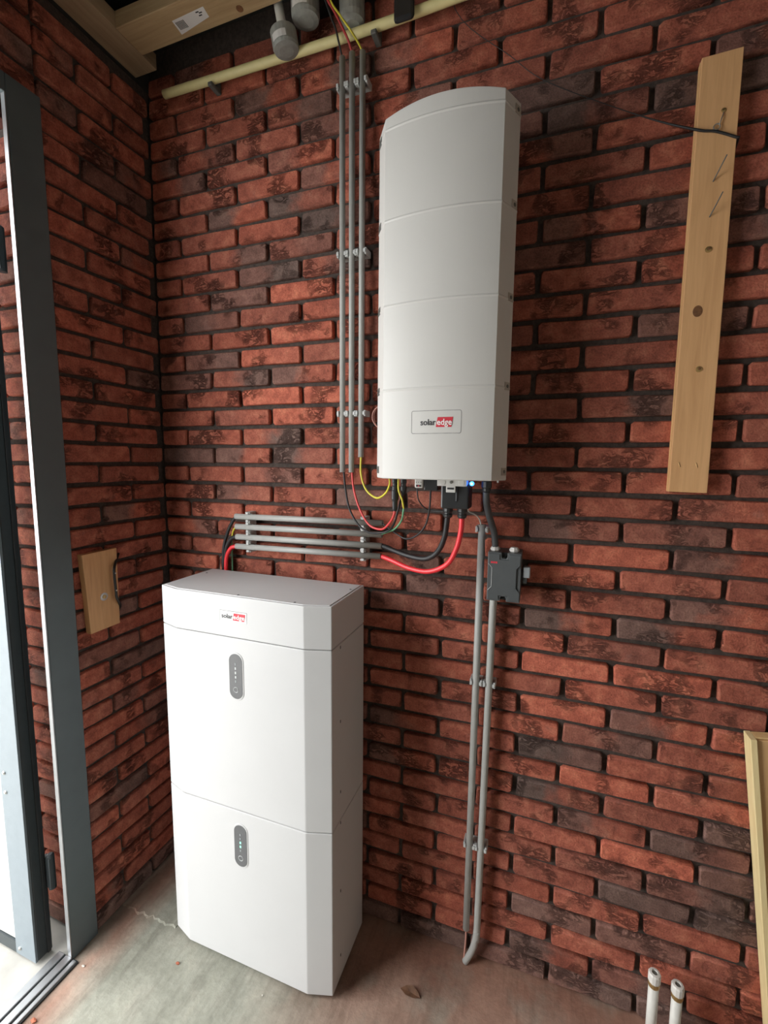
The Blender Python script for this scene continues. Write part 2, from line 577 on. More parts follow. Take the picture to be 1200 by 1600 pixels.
# scorched ends seen in the photograph: (course, left joint) -> (left grey, right grey, brightness)
TONES = {
    (-9, 10): (.8, .35, .45), (-9, 12): (.35, .6, .45), (-13, 10): (.95, 0, .55), (-13, 12): (.9, .1, .5), (-14, 11): (.25, .4, .5),
    (-17, 12): (.7, 0, .55), (-18, 11): (.4, .75, .45), (-19, 10): (1, .8, .35), (-21, 10): (1, .2, .35), (-22, 11): (.75, .1, .45),
    (-24, 11): (.3, .5, .5), (-24, 13): (.6, .9, .4), (-23, 14): (.8, .8, .4), (-22, 13): (.9, .6, .4), (-25, 12): (.95, .9, .45),
    (-25, 14): (.95, .8, .4), (-29, 10): (.9, .2, .4), (-12, 7): (.8, .55, .35), (-13, 6): (.5, .4, .4), (-1, 0): (.6, .8, .5),
    (-2, 1): (.2, .9, .5), (-2, 3): (.8, .1, .55), (-5, 2): (.1, .95, .5), (-6, 1): (.8, .1, .5), (-6, 3): (.95, .3, .5),
    (-6, -1): (.9, .8, .4), (-7, 2): (.35, .7, .5), (-8, 1): (.7, .25, .5), (3, 2): (.75, 1, .5), (3, 4): (.2, .95, .5), (4, 3): (.4, .6, .5),
    (4, 1): (.2, .8, .5), (6, 3): (1, .3, .5), (5, 4): (1, .7, .4), (10, 3): (.2, .8, .4), (7, 12): (.9, .9, .35), (8, 9): (.9, .9, .4),
    (7, 10): (.95, .4, .4), (-4, 11): (.2, .8, .45), (-4, 1): (.3, .1, .5), (-3, 4): (0, 0, .9), (-3, 2): (0, 0, .95), (2, 3): (0, 0, .85),
    (0, 3): (0, 0, .8), (-10, 11): (0, 0, .85), (-11, 10): (0, 0, .8), (-15, 10): (0, 0, .95), (-15, 12): (0, 0, .9), (-20, 11): (0, 0, .85),
    (-23, 12): (0, 0, 1.0), (-17, 10): (0, 0, .9), (-16, 11): (0, .1, .7), (-1, 2): (0, .1, .8), (-4, 3): (0, 0, .8), (9, 12): (.1, .1, .5),
}


def tone(row, c, rnd):
    if row == -30:
        return (rnd.uniform(.8, 1), rnd.uniform(.8, 1), .75)
    if (row, c) in TONES:
        return TONES[(row, c)]
    g = rnd.random()
    if g < .07:
        a, b = rnd.uniform(.5, .9), rnd.uniform(.5, .9)
    elif g < .17:
        a, b = (rnd.uniform(.5, .9), 0) if rnd.random() < .5 else (0, rnd.uniform(.5, .9))
    else:
        a, b = rnd.uniform(0, .25), rnd.uniform(0, .25)
    return (a, b, rnd.uniform(.35, .8))


def to_px(p):
    d = Vector(p) - CAM_POS
    z = max(d.dot(fw), 1e-3)
    return 600 + FPX * d.dot(rx) / z, 800 + FPX * d.dot(dn) / z


rb = random.Random(11)
cells = []
for row in range(-30, 14):
    z = ZR + row * HC
    c = -2 if row % 2 else -1
    while (c - C0) * PH < RX:
        xa = max((c - C0) * PH + 0.006, 0.001)
        xb = min((c + 2 - C0) * PH - 0.006, RX)
        if xb - xa > 0.02:
            q = [to_px((x, 0, zz)) for x in (xa, xb) for zz in (z - BH / 2, z + BH / 2)]
            X = [min(max(a, 0), 1200) for a, _ in q]
            Y = [min(max(b, 0), 1600) for _, b in q]
            x0, x1, y0, y1 = min(X), max(X), min(Y), max(Y)
            area = (x1 - x0) * (y1 - y0)
            if (x0 > 596 and x1 < 785 and y0 > 190 and y1 < 740) or (x0 > 285 and x1 < 562 and y0 > 915 and y1 < 1445):
                area = 0
            cells.append((area, row, c, xa, xb, z, tone(row, c, rb)))
        c += 2
cells.sort(key=lambda t: -t[0])
seen = [t for t in cells[:300] if t[0] > 40]
rest = [t for t in cells if t not in seen]
for k, (area, row, c, xa, xb, z, tn) in enumerate(seen):
    w = xb - xa
    o = bpy.data.objects.new('brick', brick_mesh(w, (k * 7) % 9))
    COL.objects.link(o)
    o.parent = wall_back
    o.location = Vector(((xa + xb) / 2, rb.uniform(-.0015, .0015), z + rb.uniform(-.0012, .0012))) - Vector(wall_back['_base'])
    o.rotation_euler = (rb.uniform(-.012, .012), rb.uniform(-.006, .006), rb.uniform(-.004, .004))
    o.color = (*tn, 1)


def joined_bricks(name, items, parent):
    """items: (matrix, width, tone)"""
    V, F, T, U = [], [], [], []
    r = random.Random(5)
    for mat, w, tn in items:
        v, f = brick_geo(w, BH, r)
        n0 = len(V)
        for q in v:
            V.append(mat @ Vector(q))
            T.append(tn)
            U.append(q[0] / 0.2154)
        F += [tuple(n0 + i for i in g) for g in f]
    me = bpy.data.meshes.new(name)
    me.from_pydata(V, [], F)
    a = me.attributes.new('tone', 'FLOAT_COLOR', 'POINT')
    for i, t in enumerate(T):
        a.data[i].color = (*t, 1)
    a = me.attributes.new('along', 'FLOAT', 'POINT')
    for i, t in enumerate(U):
        a.data[i].value = t
    o = link(name, me, M['brick_far'], parent)
    o['kind'] = 'stuff'
    return o


joined_bricks('brickwork', [(Matrix.Translation(((xa + xb) / 2, 0, z)), xb - xa, tn) for _, row, c, xa, xb, z, tn in rest], wall_back)

# left wall: bricks face +x (the back wall's brick turned a quarter turn)
QT = Matrix.Rotation(math.pi / 2, 4, 'Z')
D0 = 1.167
left_rest = []
for row in range(-30, 13):
    z = ZR + row * HC
    if z + BH / 2 > 2.72:
        continue
    joints = [0.0] + [(D0 + k + (row % 2) - (0 if row % 2 == 0 else 2)) * PH for k in range(0, 6, 2)]
    joints = [j for j in joints if j >= 0]
    for a, b in zip(joints, joints[1:]):
        ya, yb = -a - 0.006, -min(b - 0.006, 0.356)
        if a == 0.0:
            ya = -0.004
        if ya - yb < 0.012 or ya < -0.35:
            continue
        w = ya - yb
        tn = tone(row, 99, rb)
        o = bpy.data.objects.new('brick', brick_mesh(w, (row * 5 + int(b * 100)) % 7))
        COL.objects.link(o)
        o.parent = wall_left
        o.location = Vector((rb.uniform(-.0015, .0015), (ya + yb) / 2, z + rb.uniform(-.001, .001))) - Vector(wall_left['_base'])
        o.rotation_euler = (0, rb.uniform(-.01, .01), math.pi / 2)
        o.color = (*tn, 1)

for row in range(9, 13):
    z = ZR + row * HC
    y = -0.362 if row % 2 else -0.362 + PH * 0.9
    while y > DOOR_Y1:
        ya, yb = min(y, -.362), max(y - 2 * PH + .012, DOOR_Y1)
        if ya - yb > .03:
            o = bpy.data.objects.new('brick', brick_mesh(ya - yb, row % 7))
            COL.objects.link(o)
            o.parent = wall_lintel
            o.location = Vector((0, (ya + yb) / 2, z)) - Vector(wall_lintel['_base'])
            o.rotation_euler = (0, 0, math.pi / 2)
            o.color = (*tone(row, 99, rb), 1)
        y -= 2 * PH

# brick reveal outside the door post, facing the doorway
wall_reveal = struct(box('wall_reveal', -0.30, -0.10, -0.36, 0.1, 0.0, 2.40, M['mortar']))
for row in range(-30, 8):
    z = ZR + row * HC
    for xa, xb in (((-.300, -.204), (-.192, -.105)) if row % 2 else ((-.300, -.105),)):
        w = xb - xa
        o = bpy.data.objects.new('brick', brick_mesh(w, (row * 3) % 7))
        COL.objects.link(o)
        o.parent = wall_reveal
        o.location = Vector(((xa + xb) / 2, -0.373 + rb.uniform(-.001, .001), z)) - Vector(wall_reveal['_base'])
        t = tone(row, 99, rb)
        o.color = (t[0], t[1], 1.0, 1)

# steel door post, aluminium seal, threshold
post = struct(box('trim_1', -0.011, 0.006, -0.437, -0.355, 0.0, DOOR_TOP + 0.045, M['frame'], bev=0.002))
seal = box('seal_strip', -0.009, 0.0055, -0.4405, -0.4372, 0.0, DOOR_TOP, M['alu'], post, bev=0.0008)
sill = struct(box('trim_2', -0.050, 0.030, DOOR_Y1, -0.437, 0.0, 0.006, M['leaf_edge'], base=(0, -1, 0)))
for a, b, h in ((-0.048, -0.022, .014), (-0.016, 0.008, .013), (0.013, 0.027, .010)):
    box('track_rib', a, b, DOOR_Y1, -0.440, 0.004, h, M['alu'], sill, bev=0.002)

# door leaf swung open outwards
door = thing('door_1', 'slate grey framed door with white boarded panel, swung open outward', 'door', (-0.08, -0.485, 0.0))
door['kind'] = 'structure'
box('stile', -0.171, -0.083, -0.485, -0.478, 0.005, 2.36, M['leaf_face'], door, bev=0.001)
box('hinge_edge', -0.171, -0.0825, -0.478, -0.436, 0.005, 2.36, M['leaf_edge'], door, bev=0.003)
box('edge_rebate', -0.0835, -0.079, -0.452, -0.442, 0.005, 2.36, M['black'], door, bev=0.001)
for k in range(17):
    box('board', -0.93, -0.1715, -0.479, -0.455, 0.045 + k * .136, 0.178 + k * .136, M['panel_white'], door, bev=0.001)
box('bottom_rail', -0.93, -0.171, -0.484, -0.45, 0.005, 0.042, M['leaf_edge'], door)
box('stile', -1.02, -0.93, -0.485, -0.44, 0.005, 2.36, M['leaf_face'], door)
for z in (0.606, 0.545, 0.03):
    turned('rivet', [(.0055, 0), (.0055, .002), (.003, .0045), (0, .005)], (-0.150, -0.485, z), (0, -1, 0), M['metal'], door, 10)
for z in (0.215, 2.0):
    box('hinge', -0.095, -0.062, -0.440, -0.425, z, z + .10, M['leaf_edge'], door, bev=.003)
    turned('hinge_pin', [(.010, 0), (.010, .11), (.006, .114)], (-0.070, -0.430, z - .004), (0, 0, 1), M['leaf_edge'], door, 12)

struct(box('ground_outside', -6, -0.02, -7, 5, -0.12, -0.004, M['paving'], base=(-3, -1, 0)))

# ------------------------------------------------------------------ battery cabinet
BX, BB, BWD, BD, CHX, CHY = 0.5126, -0.039, 0.559, 0.237, 0.070, 0.021
BF = BB - BD
ZB, ZS1, ZS2, ZT = 0.012, 0.514, 1.030, 1.147


def cabinet_poly(ins=0.0):
    h = BWD / 2 - ins
    return [(BX - h, BB - ins), (BX - h, BF + CHY + ins * .6), (BX - h + CHX - ins * .3, BF + ins),
            (BX + h - CHX + ins * .3, BF + ins), (BX + h, BF + CHY + ins * .6), (BX + h, BB - ins)]


bat = thing('battery_cabinet', 'tall white two-module battery cabinet standing on the floor', 'battery', (BX, -0.16, 0.0))
prism('plinth', cabinet_poly(0.022), 0.0, ZB + 0.01, M['black_pl'], bat, plane='XY')
lower = prism('lower_module', cabinet_poly(), ZB, ZS1 - .0012, M['white'], bat, plane='XY', bev=.0022)
upper = prism('upper_module', cabinet_poly(), ZS1 + .0012, ZS2 - .0012, M['white'], bat, plane='XY', bev=.0022)
top = prism('top_cover', cabinet_poly(), ZS2 + .0012, ZT - .001, M['white'], bat, plane='XY', bev=.0018)
prism('seam', cabinet_poly(0.0035), ZS1 - .004, ZS1 + .004, M['seam'], bat, plane='XY')
prism('seam', cabinet_poly(0.0035), ZS2 - .004, ZS2 + .004, M['seam'], bat, plane='XY')
lid = prism('lid', cabinet_poly(0.007), ZT - .004, ZT + .001, M['white'], top, plane='XY', bev=.0012)
for x, y in ((0.775, -0.10), (0.512, -0.262), (0.689, -0.262), (0.262, -0.10)):
    turned('screw', [(.0035, 0), (.0035, .0006), (.002, .0012)], (x, y, ZT + .0008), (0, 0, 1), M['pill'], top, 10)
for par, zz in ((upper, (1.019, 0.808, 0.600)), (lower, (0.506, 0.293, 0.0855))):
    for z in zz:
        box('screw_hole', BX + BWD / 2 - .002, BX + BWD / 2 + .0006, -.206, -.202, z - .004, z + .004, M['pill'], par)


def logo(parent, x0, x1, zc, h, yf, eps, split=0.47):
    """two-tone word mark: dark first half, white letters on a red slanted block"""
    w = x1 - x0
    xm = x0 + w * split
    bm = bmesh.new()
    n = 8
    A, Bv = [], []
    for k in range(n + 1):
        t = k / n
        xa = xm + (x1 - .05 * w - xm) * t
        xb = xm + .05 * w + (x1 - xm - .05 * w) * t
        A.append(bm.verts.new((xa, yf(xa) - eps, zc - h * .62)))
        Bv.append(bm.verts.new((xb, yf(xb) - eps, zc + h * .62)))
    for k in range(n):
        bm.faces.new((A[k], A[k + 1], Bv[k + 1], Bv[k]))
    blk = link('logo_block', bm_mesh(bm), M['logo_red'], parent)
    for txt, a, b, mat, dy in (('solar', x0, xm - .005 * w, M['logo_dark'], eps), ('edge', xm + .035 * w, x1 - .035 * w, M['logo_white'], eps + .0004)):
        me = text_mesh(txt, 0.02, 0.00028)
        xs = [v.co.x for v in me.vertices]
        ys = [v.co.y for v in me.vertices]
        ref = 0.0143                                       # ascender height of this size
        for v in me.vertices:
            X = a + (v.co.x - min(xs)) / (max(xs) - min(xs)) * (b - a)
            Zz = zc - h * .36 + v.co.y / ref * h * .78
            v.co = (X, yf(X) - dy - v.co.z, Zz)
        link('logo_text', me, mat, parent)
    return blk


st = box('sticker', 0.4605, 0.5485, BF - .0007, BF + .001, 1.0755, 1.1045, M['logo_white'], top, bev=.0003)
for a in ((0.4602, 0.4609, 1.0755, 1.1045), (0.4605, 0.5485, 1.1042, 1.1048)):
    box('sticker_edge', a[0], a[1], BF - .0009, BF, a[2], a[3], M['seam'], top)
logo(top, 0.4665, 0.5445, 1.090, 0.0165, lambda x: BF, .0012)


def status_window(par, xc, zc, lit, marks):
    prism('status_frame', rounded_rect(xc, zc, .050, .139, .0249, 8), BF - .0012, BF + .002, M['white'], par, bev=.0005)
    win = prism('status_window', rounded_rect(xc, zc, .043, .130, .0214, 8), BF - .0020, BF + .001, M['pill'], par, bev=.0004)
    for k, on in enumerate(lit):
        z = zc + .036 - k * .0125
        box('led' if on else 'mark', xc - .0022, xc + .0022, BF - .0026, BF - .0015, z - .0035, z + .0035,
            on or M['knob'], win, base=(xc, BF, z))
    bm = bmesh.new()
    R = [Vector((xc + .0075 * math.cos(t), BF - .0022, zc - .0385 + .0075 * math.sin(t))) for t in [2 * math.pi * k / 20 for k in range(21)]]
    tube_bm(R, .0009, 6, bm)
    link('button_ring', bm_mesh(bm), M['pill_mark'], win)


G, W_ = M['led_green'], M['pill_mark']
status_window(upper, .5085, .920, [None, W_, W_, W_, None], 0)
status_window(lower, .5085, .405, [None, None, G, G, None], 0)

# ------------------------------------------------------------------ inverter on the wall
IX, IHW = 1.0340, 0.1350
IY0, IBULGE = -0.182, 0.017
RIM = (0.8645, 1.1975, -0.128)
IZ0, IZ1 = 1.472, 2.305


def inv_front(x):
    t = (x - IX) / IHW
    return IY0 - IBULGE * (1 - t * t)


inv = thing('inverter', 'tall white bow-fronted inverter hanging on the brick wall', 'inverter', (1.031, 0.0, IZ0))
plan = [(RIM[0] + .002, RIM[2] + .012), (RIM[0], RIM[2])]
plan += [(IX - IHW + 2 * IHW * k / 24, inv_front(IX - IHW + 2 * IHW * k / 24)) for k in range(25)]
plan += [(RIM[1], RIM[2]), (RIM[1] - .002, RIM[2] + .012)]
zrows = [(IZ0, -.002), (IZ0 + .002, 0)]
for rz in (1.688, 1.886, 2.080, 2.279):
    zrows += [(rz - .0035, 0), (rz - .0005, .0011), (rz + .0005, .0011), (rz + .0035, 0)]
zrows += [(IZ1 - .002, 0), (IZ1, -.002)]
bm = bmesh.new()
cxy = Vector((IX, -0.13))
rings = []
for z, off in zrows:
    ring = []
    for i, (x, y) in enumerate(plan):
        a = Vector(plan[max(i - 1, 0)])
        b = Vector(plan[min(i + 1, len(plan) - 1)])
        d = (b - a).normalized()
        nrm = Vector((d.y, -d.x))
        t = (x - IX) / IHW
        arch = .013 * max(0.0, 1 - t * t) if z > IZ1 - .003 and 2 <= i < len(plan) - 2 else 0.0
        ring.append(bm.verts.new((x + nrm.x * off, y + nrm.y * off, z + arch)))
    rings.append(ring)
for p, q in zip(rings, rings[1:]):
    for k in range(len(plan)):
        bm.faces.new((p[k], p[(k + 1) % len(plan)], q[(k + 1) % len(plan)], q[k]))
bm.faces.new(rings[0])
bm.faces.new(rings[-1])
cover = link('front_cover', bm_mesh(bm), M['white_inv'], inv)
# heat sink with fins, wall bracket
bm = bmesh.new()
box_bm(.888, 1.174, -.120, -.095, 1.50, 2.28, .002, 1, bm)
for k in range(14):
    x = .892 + k * .0213
    box_bm(x, x + .004, -.096, -.028, 1.52, 2.26, 0, 1, bm)
link('heat_sink', bm_mesh(bm), M['metal'], inv)
box('mounting_bracket', .93, 1.13, -.030, .0, 1.62, 1.70, M['metal'], inv, bev=.002)
box('mounting_bracket', .93, 1.13, -.030, .0, 2.05, 2.13, M['metal'], inv, bev=.002)
# cover clips along both rims
for z in (1.4932, 1.6927, 1.8915, 2.0901, 2.2850):
    for side in (0, 1):
        a = Vector((RIM[1], RIM[2])) if side else Vector((RIM[0], RIM[2]))
        b = Vector((IX + IHW, IY0)) if side else Vector((IX - IHW, IY0))
        d = (b - a)
        nrm = Vector((-d.y, d.x)).normalized()
        if nrm.x * (1 if side else -1) < 0:
            nrm = -nrm
        p0, p1 = a + d * .02, a + d * .36
        poly = [tuple(p0 - nrm * .002), tuple(p1 - nrm * .002), tuple(p1 + nrm * .0012), tuple(p0 + nrm * .0012)]
        cl = prism('cover_clip', poly, z - .009, z + .009, M['rim'] if side else M['clip_dark'], inv, plane='XY')
        pc = (p0 + p1) / 2 + nrm * .001
        turned('clip_screw', [(.0042, 0), (.0042, .001), (.002, .0018)], (pc.x, pc.y, z), (nrm.x, nrm.y, 0), M['clip_dark'], cl, 10)
# name plate: thin engraved outline and word mark following the bow front
bm = bmesh.new()
rr = rounded_rect(1.0375, 1.6085, .119, .053, .004, 3)
pl = []
for (xa, za), (xb, zb) in zip(rr, rr[1:] + rr[:1]):
    for k in range(4):
        x, z = xa + (xb - xa) * k / 4, za + (zb - za) * k / 4
        pl.append(Vector((x, inv_front(x) + .0002, z)))
tube_bm(pl + [pl[0]], .0007, 5, bm)
link('plate_outline', bm_mesh(bm), M['seam'], inv)
logo(inv, 1.0005, 1.0785, 1.6080, .0185, inv_front, .0006, .485)

# connectors under the inverter
for x, z1, cone in ((.913, 1.440, True), (.936, 1.434, False)):
    prof = [(.0085, 0), (.0085, -.014), (.0072, -.016), (.0072, -.022), (.0085, -.024), (.0085, -.034)]
    if cone:
        prof += [(.0098, -.036), (.0098, -.058), (.0075, -.064), (.0068, -.085), (.0045, -.090)]
    else:
        prof += [(.006, -.040), (.004, -.046)]
    turned('plug', prof, (x, -.120, 1.4735), (0, 0, 1), M['black_pl'], inv, 14)
dev = box('antenna_cover', .9700, .9925, -.135, -.110, 1.4475, 1.4735, M['white_inv'], inv, bev=.004)
for dx in (-.006, 0, .006):
    turned('port_dot', [(.0013, 0), (.0013, .0008), (.0005, .001)], (.9812 + dx, -.135, 1.4625), (0, -1, 0), M['seam'], dev, 8)
box('port_slot', .9745, .988, -.1358, -.134, 1.451, 1.456, M['black_pl'], dev, bev=.0006)
box('port_light', .9795, .983, -.1362, -.1355, 1.4515, 1.4545, M['logo_red'], dev)
box('terminal_block', .9945, 1.030, -.130, -.085, 1.442, 1.4735, M['black_pl'], inv, bev=.002)
brk = box('connector_bracket', 1.033, 1.1065, -.150, -.112, 1.4555, 1.4735, M['white_inv'], inv, bev=.0015)
box('bracket_tab', 1.056, 1.0795, -.1505, -.146, 1.440, 1.457, M['white_inv'], brk, bev=.0012)
box('tab_slot', 1.0595, 1.076, -.1512, -.1500, 1.4475, 1.4520, M['black_pl'], brk)
for xx in (1.047, 1.094):
    turned('bracket_scallop', [(.0080, 0), (.0080, .0006), (.0070, .0010)], (xx, -.150, 1.4645), (0, -1, 0), M['white_inv'], brk, 16)  # thin raised discs standing in for shadow arcs on the bracket
turned('bracket_screw', [(.0038, 0), (.0038, .0015), (.002, .003)], (1.0690, -.150, 1.4655), (0, -1, 0), M['clip_dark'], brk, 10)
conn = box('battery_connector', 1.041, 1.111, -.140, -.080, 1.398, 1.460, M['black_pl'], inv, bev=.004)
box('connector_ridge', 1.079, 1.083, -.1425, -.138, 1.418, 1.455, M['dgrey'], conn, bev=.001)
for x in (1.0535, 1.0905):
    prof = [(.0120, 0), (.0130, -.003), (.0130, -.013), (.0110, -.016), (.0110, -.019), (.0125, -.021), (.0115, -.027), (.0085, -.030)]
    gl = turned('cable_gland', prof, (x, -.108, 1.4015), (0, 0, 1), M['black_pl'], inv, 12)
turned('status_lamp', [(.0055, 0), (.0055, .003), (.004, .006), (0, .007)], (1.1175, -.135, 1.4625), (0, -1, 0), M['led_blue'], inv, 14)
turned('status_lamp_core', [(.0026, 0), (.0026, .0078), (0, .0085)], (1.1175, -.135, 1.4625), (0, -1, 0), M['led_core'], inv, 10)
prof = [(.0105, 0), (.0105, -.004), (.0125, -.006), (.0125, -.020), (.0105, -.023), (.0105, -.029), (.0080, -.032)]
turned('cable_gland', prof, (1.1510, -.120, 1.4735), (0, 0, 1), M['black_pl'], inv, 12)
box('vent_stub', 1.176, 1.180, -.125, -.121, 1.466, 1.4735, M['clip'], inv)

# ------------------------------------------------------------------ conduits
g3 = 'upright conduits beside the inverter'
for x, z0, z1, lab in ((.717, 1.482, 2.600, 'left grey upright conduit of the three beside the inverter'),
                       (.746, 1.482, 2.603, 'middle grey upright conduit of the three beside the inverter'),
                       (.7765, 1.527, 2.598, 'right grey upright conduit of the three, ending higher than the others')):
    tag(tube('conduit', [(x, -.030, z0), (x, -.030, z1)], .0082, M['pvc'], hollow=.78), lab, 'conduit', g3)
g4 = 'stacked level conduits above the battery'
HZ = [(.327, .846, 1.3295, 1.3355, 'topmost of the four stacked level grey conduits above the battery'),
      (.328, .845, 1.2955, 1.3015, 'second from top of the stacked level grey conduits above the battery'),
      (.329, .845, 1.2615, 1.2675, 'third from top of the stacked level grey conduits above the battery'),
      (.326, .842, 1.2290, 1.2365, 'bottom one of the four stacked level grey conduits above the battery')]
for xa, xb, za, zb, lab in HZ:
    tag(tube('conduit', [(xa, -.030, za), (xb, -.030, zb)], .0094, M['pvc'], hollow=.80, base=(xa, -.03, za)), lab, 'conduit', g4)
g2 = 'upright conduits under the switch'
tag(tube('conduit', [(1.1325, -.030, 1.348), (1.1265, -.030, .116)], .0098, M['pvc'], hollow=.8), 'left grey upright conduit running past the switch box to the floor', 'conduit', g2)
tag(tube('conduit', [(1.1700, -.030, 1.128), (1.1685, -.030, 1.08), (1.159, -.030, .17), (1.1585, -.030, .125), (1.1545, -.030, .085), (1.1445, -.030, .045), (1.1270, -.030, .004)],
         .0098, M['pvc'], n=8, base=(1.127, -.03, 0)), 'right grey conduit from the switch box with a bent foot', 'conduit', g2)


def clip_strip(label, centers, r, horizontal):
    """snap-in saddles in a row; horizontal: the conduits run level, so the row stands upright"""
    c0 = Vector(centers[0])
    t = thing('conduit_clip_row', label, 'clip', (c0.x, 0.0, c0.z), 'conduit clip rows')
    for c in centers:
        cx, cz = c[0], c[2]
        bm = bmesh.new()
        e = r + .0075
        w = .0085
        if horizontal:
            box_bm(cx - w, cx + w, -.020, 0.0, cz - e, cz + e, .001, 1, bm)
            for s in (-1, 1):
                box_bm(cx - w, cx + w, -.036, -.018, cz + s * (e - .003) - .0028, cz + s * (e - .003) + .0028, .001, 1, bm)
                box_bm(cx - w * .6, cx + w * .6, -.040, -.034, cz + s * (e - .0045) - .0035, cz + s * (e - .0045) + .0035, .001, 1, bm)
        else:
            box_bm(cx - e, cx + e, -.020, 0.0, cz - w, cz + w, .001, 1, bm)
            for s in (-1, 1):
                box_bm(cx + s * (e - .003) - .0028, cx + s * (e - .003) + .0028, -.036, -.018, cz - w, cz + w, .001, 1, bm)
                box_bm(cx + s * (e - .0045) - .0035, cx + s * (e - .0045) + .0035, -.040, -.034, cz - w * .6, cz + w * .6, .001, 1, bm)
        link('saddle', bm_mesh(bm), M['clip'], t)
    return t


for z, lab in ((2.527, 'row of grey snap clips at the top of the three upright conduits'), (2.095, 'row of grey snap clips halfway up the three upright conduits'),
               (1.653, 'row of grey snap clips near the foot of the three upright conduits')):
    clip_strip(lab, [(x, 0, z) for x in (.717, .746, .7765)], .0082, False)
for x, lab in ((.378, 'upright row of grey clips at the left end of the stacked conduits'), (.786, 'upright row of grey clips at the right end of the stacked conduits')):
    f = (x - .327) / .519
    clip_strip(lab, [(x, 0, za + (zb - za) * f) for _, _, za, zb, _ in HZ], .0094, True)
clip_strip('single grey clip at the top of the left conduit beside the switch', [(1.1325, 0, 1.335)], .0098, False)
clip_strip('pair of grey clips below the switch box', [(1.131, 0, .900), (1.167, 0, .900)], .0098, False)
clip_strip('pair of grey clips low on the wall near the floor', [(1.128, 0, .395), (1.1615, 0, .395)], .0098, False)


# ------------------------------------------------------------------ cables
def cable(name, pts, r, mat, label, seg=10, n=8, cat='cable'):
    return tag(tube(name, pts, r, M[mat], seg=seg, n=n), label, cat)


cable('cable', [(.717, -.030, 1.50), (.7208, -.030, 1.4836), (.7294, -.035, 1.4306), (.7488, -.05, 1.3754), (.7819, -.06, 1.331), (.8201, -.065, 1.3115), (.861, -.07, 1.3149),
                (.886, -.078, 1.327), (.903, -.09, 1.350), (.915, -.098, 1.385), (.928, -.112, 1.415), (.936, -.12, 1.434)], .0030, 'black', 'thin black cable looping from the left upright conduit to the inverter')
cable('cable', [(.746, -.030, 1.50), (.7479, -.030, 1.484), (.7564, -.035, 1.4314), (.7815, -.05, 1.3769), (.8159, -.06, 1.333), (.8607, -.08, 1.3254), (.8903, -.1, 1.346),
                (.9097, -.12, 1.3704), (.913, -.12, 1.3895)], .0032, 'red_thin', 'thin red cable looping from the middle upright conduit to a black plug')
cable('cable', [(.7765, -.030, 1.545), (.7768, -.030, 1.5293), (.7788, -.035, 1.479), (.8013, -.05, 1.4336), (.8427, -.07, 1.4124), (.8765, -.09, 1.4293), (.8943, -.11, 1.4552),
                (.8945, -.115, 1.474)], .0030, 'yellow', 'yellow earth wire looping under the left corner of the inverter')
gw = thing('earth_wire', 'green and yellow wire curving from the inverter to the stacked conduits', 'cable', (.8524, -.035, 1.3073))
tube('yellow_length', [(.9245, -.128, 1.474), (.9255, -.128, 1.4404), (.9355, -.128, 1.4151), (.9385, -.122, 1.392)], .0026, M['yellow'], gw, 8, 8)
tube('green_length', [(.9385, -.122, 1.392), (.9270, -.105, 1.357), (.8985, -.08, 1.3279), (.8524, -.040, 1.3073), (.835, -.032, 1.3015)], .0026, M['green'], gw, 8, 8)
cable('cable', [(1.0099, -.12, 1.4454), (1.0051, -.11, 1.3927), (.9931, -.1, 1.3483), (.968, -.09, 1.3176), (.9313, -.07, 1.3013), (.896, -.055, 1.312), (.8712, -.045, 1.3237),
                (.8481, -.035, 1.3340), (.83, -.030, 1.3354)], .0023, 'black', 'thin black data cable hanging in a loop right of the plugs', 8)
cable('cable', [(.9735, -.12, 1.450), (.9745, -.11, 1.4167), (.9861, -.09, 1.3934), (1.0049, -.08, 1.3846), (1.0446, -.085, 1.3843)], .0018, 'dgrey', 'thin grey wire curving behind the black battery connector', 8)
cable('cable', [(.80, -.030, 1.267), (.845, -.03, 1.2678), (.8825, -.035, 1.2584), (.9356, -.05, 1.2487), (.9874, -.07, 1.2498), (1.0233, -.085, 1.2742), (1.0450, -.1, 1.3191),
                (1.0535, -.108, 1.376)], .0072, 'black', 'thick black battery cable curving up to the inverter', 12)
cable('cable', [(.80, -.030, 1.2359), (.8433, -.03, 1.2362), (.8846, -.04, 1.2274), (.9391, -.06, 1.2161), (.9997, -.08, 1.2172), (1.0517, -.095, 1.2447), (1.0779, -.105, 1.2899),
                (1.0890, -.108, 1.3385), (1.0905, -.108, 1.376)], .0068, 'red', 'thick bright red battery cable curving up to the inverter', 12)
cable('cable', [(1.0992, -.075, 1.395), (1.1030, -.07, 1.3850), (1.1163, -.06, 1.3776), (1.1264, -.045, 1.3644), (1.1325, -.030, 1.335)], .0018, 'gland_white', 'thin white wire entering the conduit left of the switch', 8)
cable('cable', [(1.1510, -.12, 1.4433), (1.1510, -.11, 1.4154), (1.1562, -.09, 1.3811), (1.1662, -.065, 1.3403), (1.1701, -.055, 1.3109), (1.1715, -.052, 1.283)], .0085, 'dgrey',
      'dark grey flexible cable from the inverter into the switch box', 12)
cl = thing('spare_wire_coil', 'small coil of pink wire peeking out left of the inverter', 'cable', (.850, -.1, 1.605))
for k, dx in enumerate((0, .003, -.002)):
    tube('turn', [(.880, -.098 + .003 * k, 1.668), (.856, -.1 + .003 * k, 1.662), (.8405 + dx, -.1 + .003 * k, 1.646), (.8405 + dx, -.1 + .003 * k, 1.624), (.856, -.1 + .003 * k, 1.606), (.880, -.098 + .003 * k, 1.600)],
         .0012, M['pink'], cl, 6, 6)
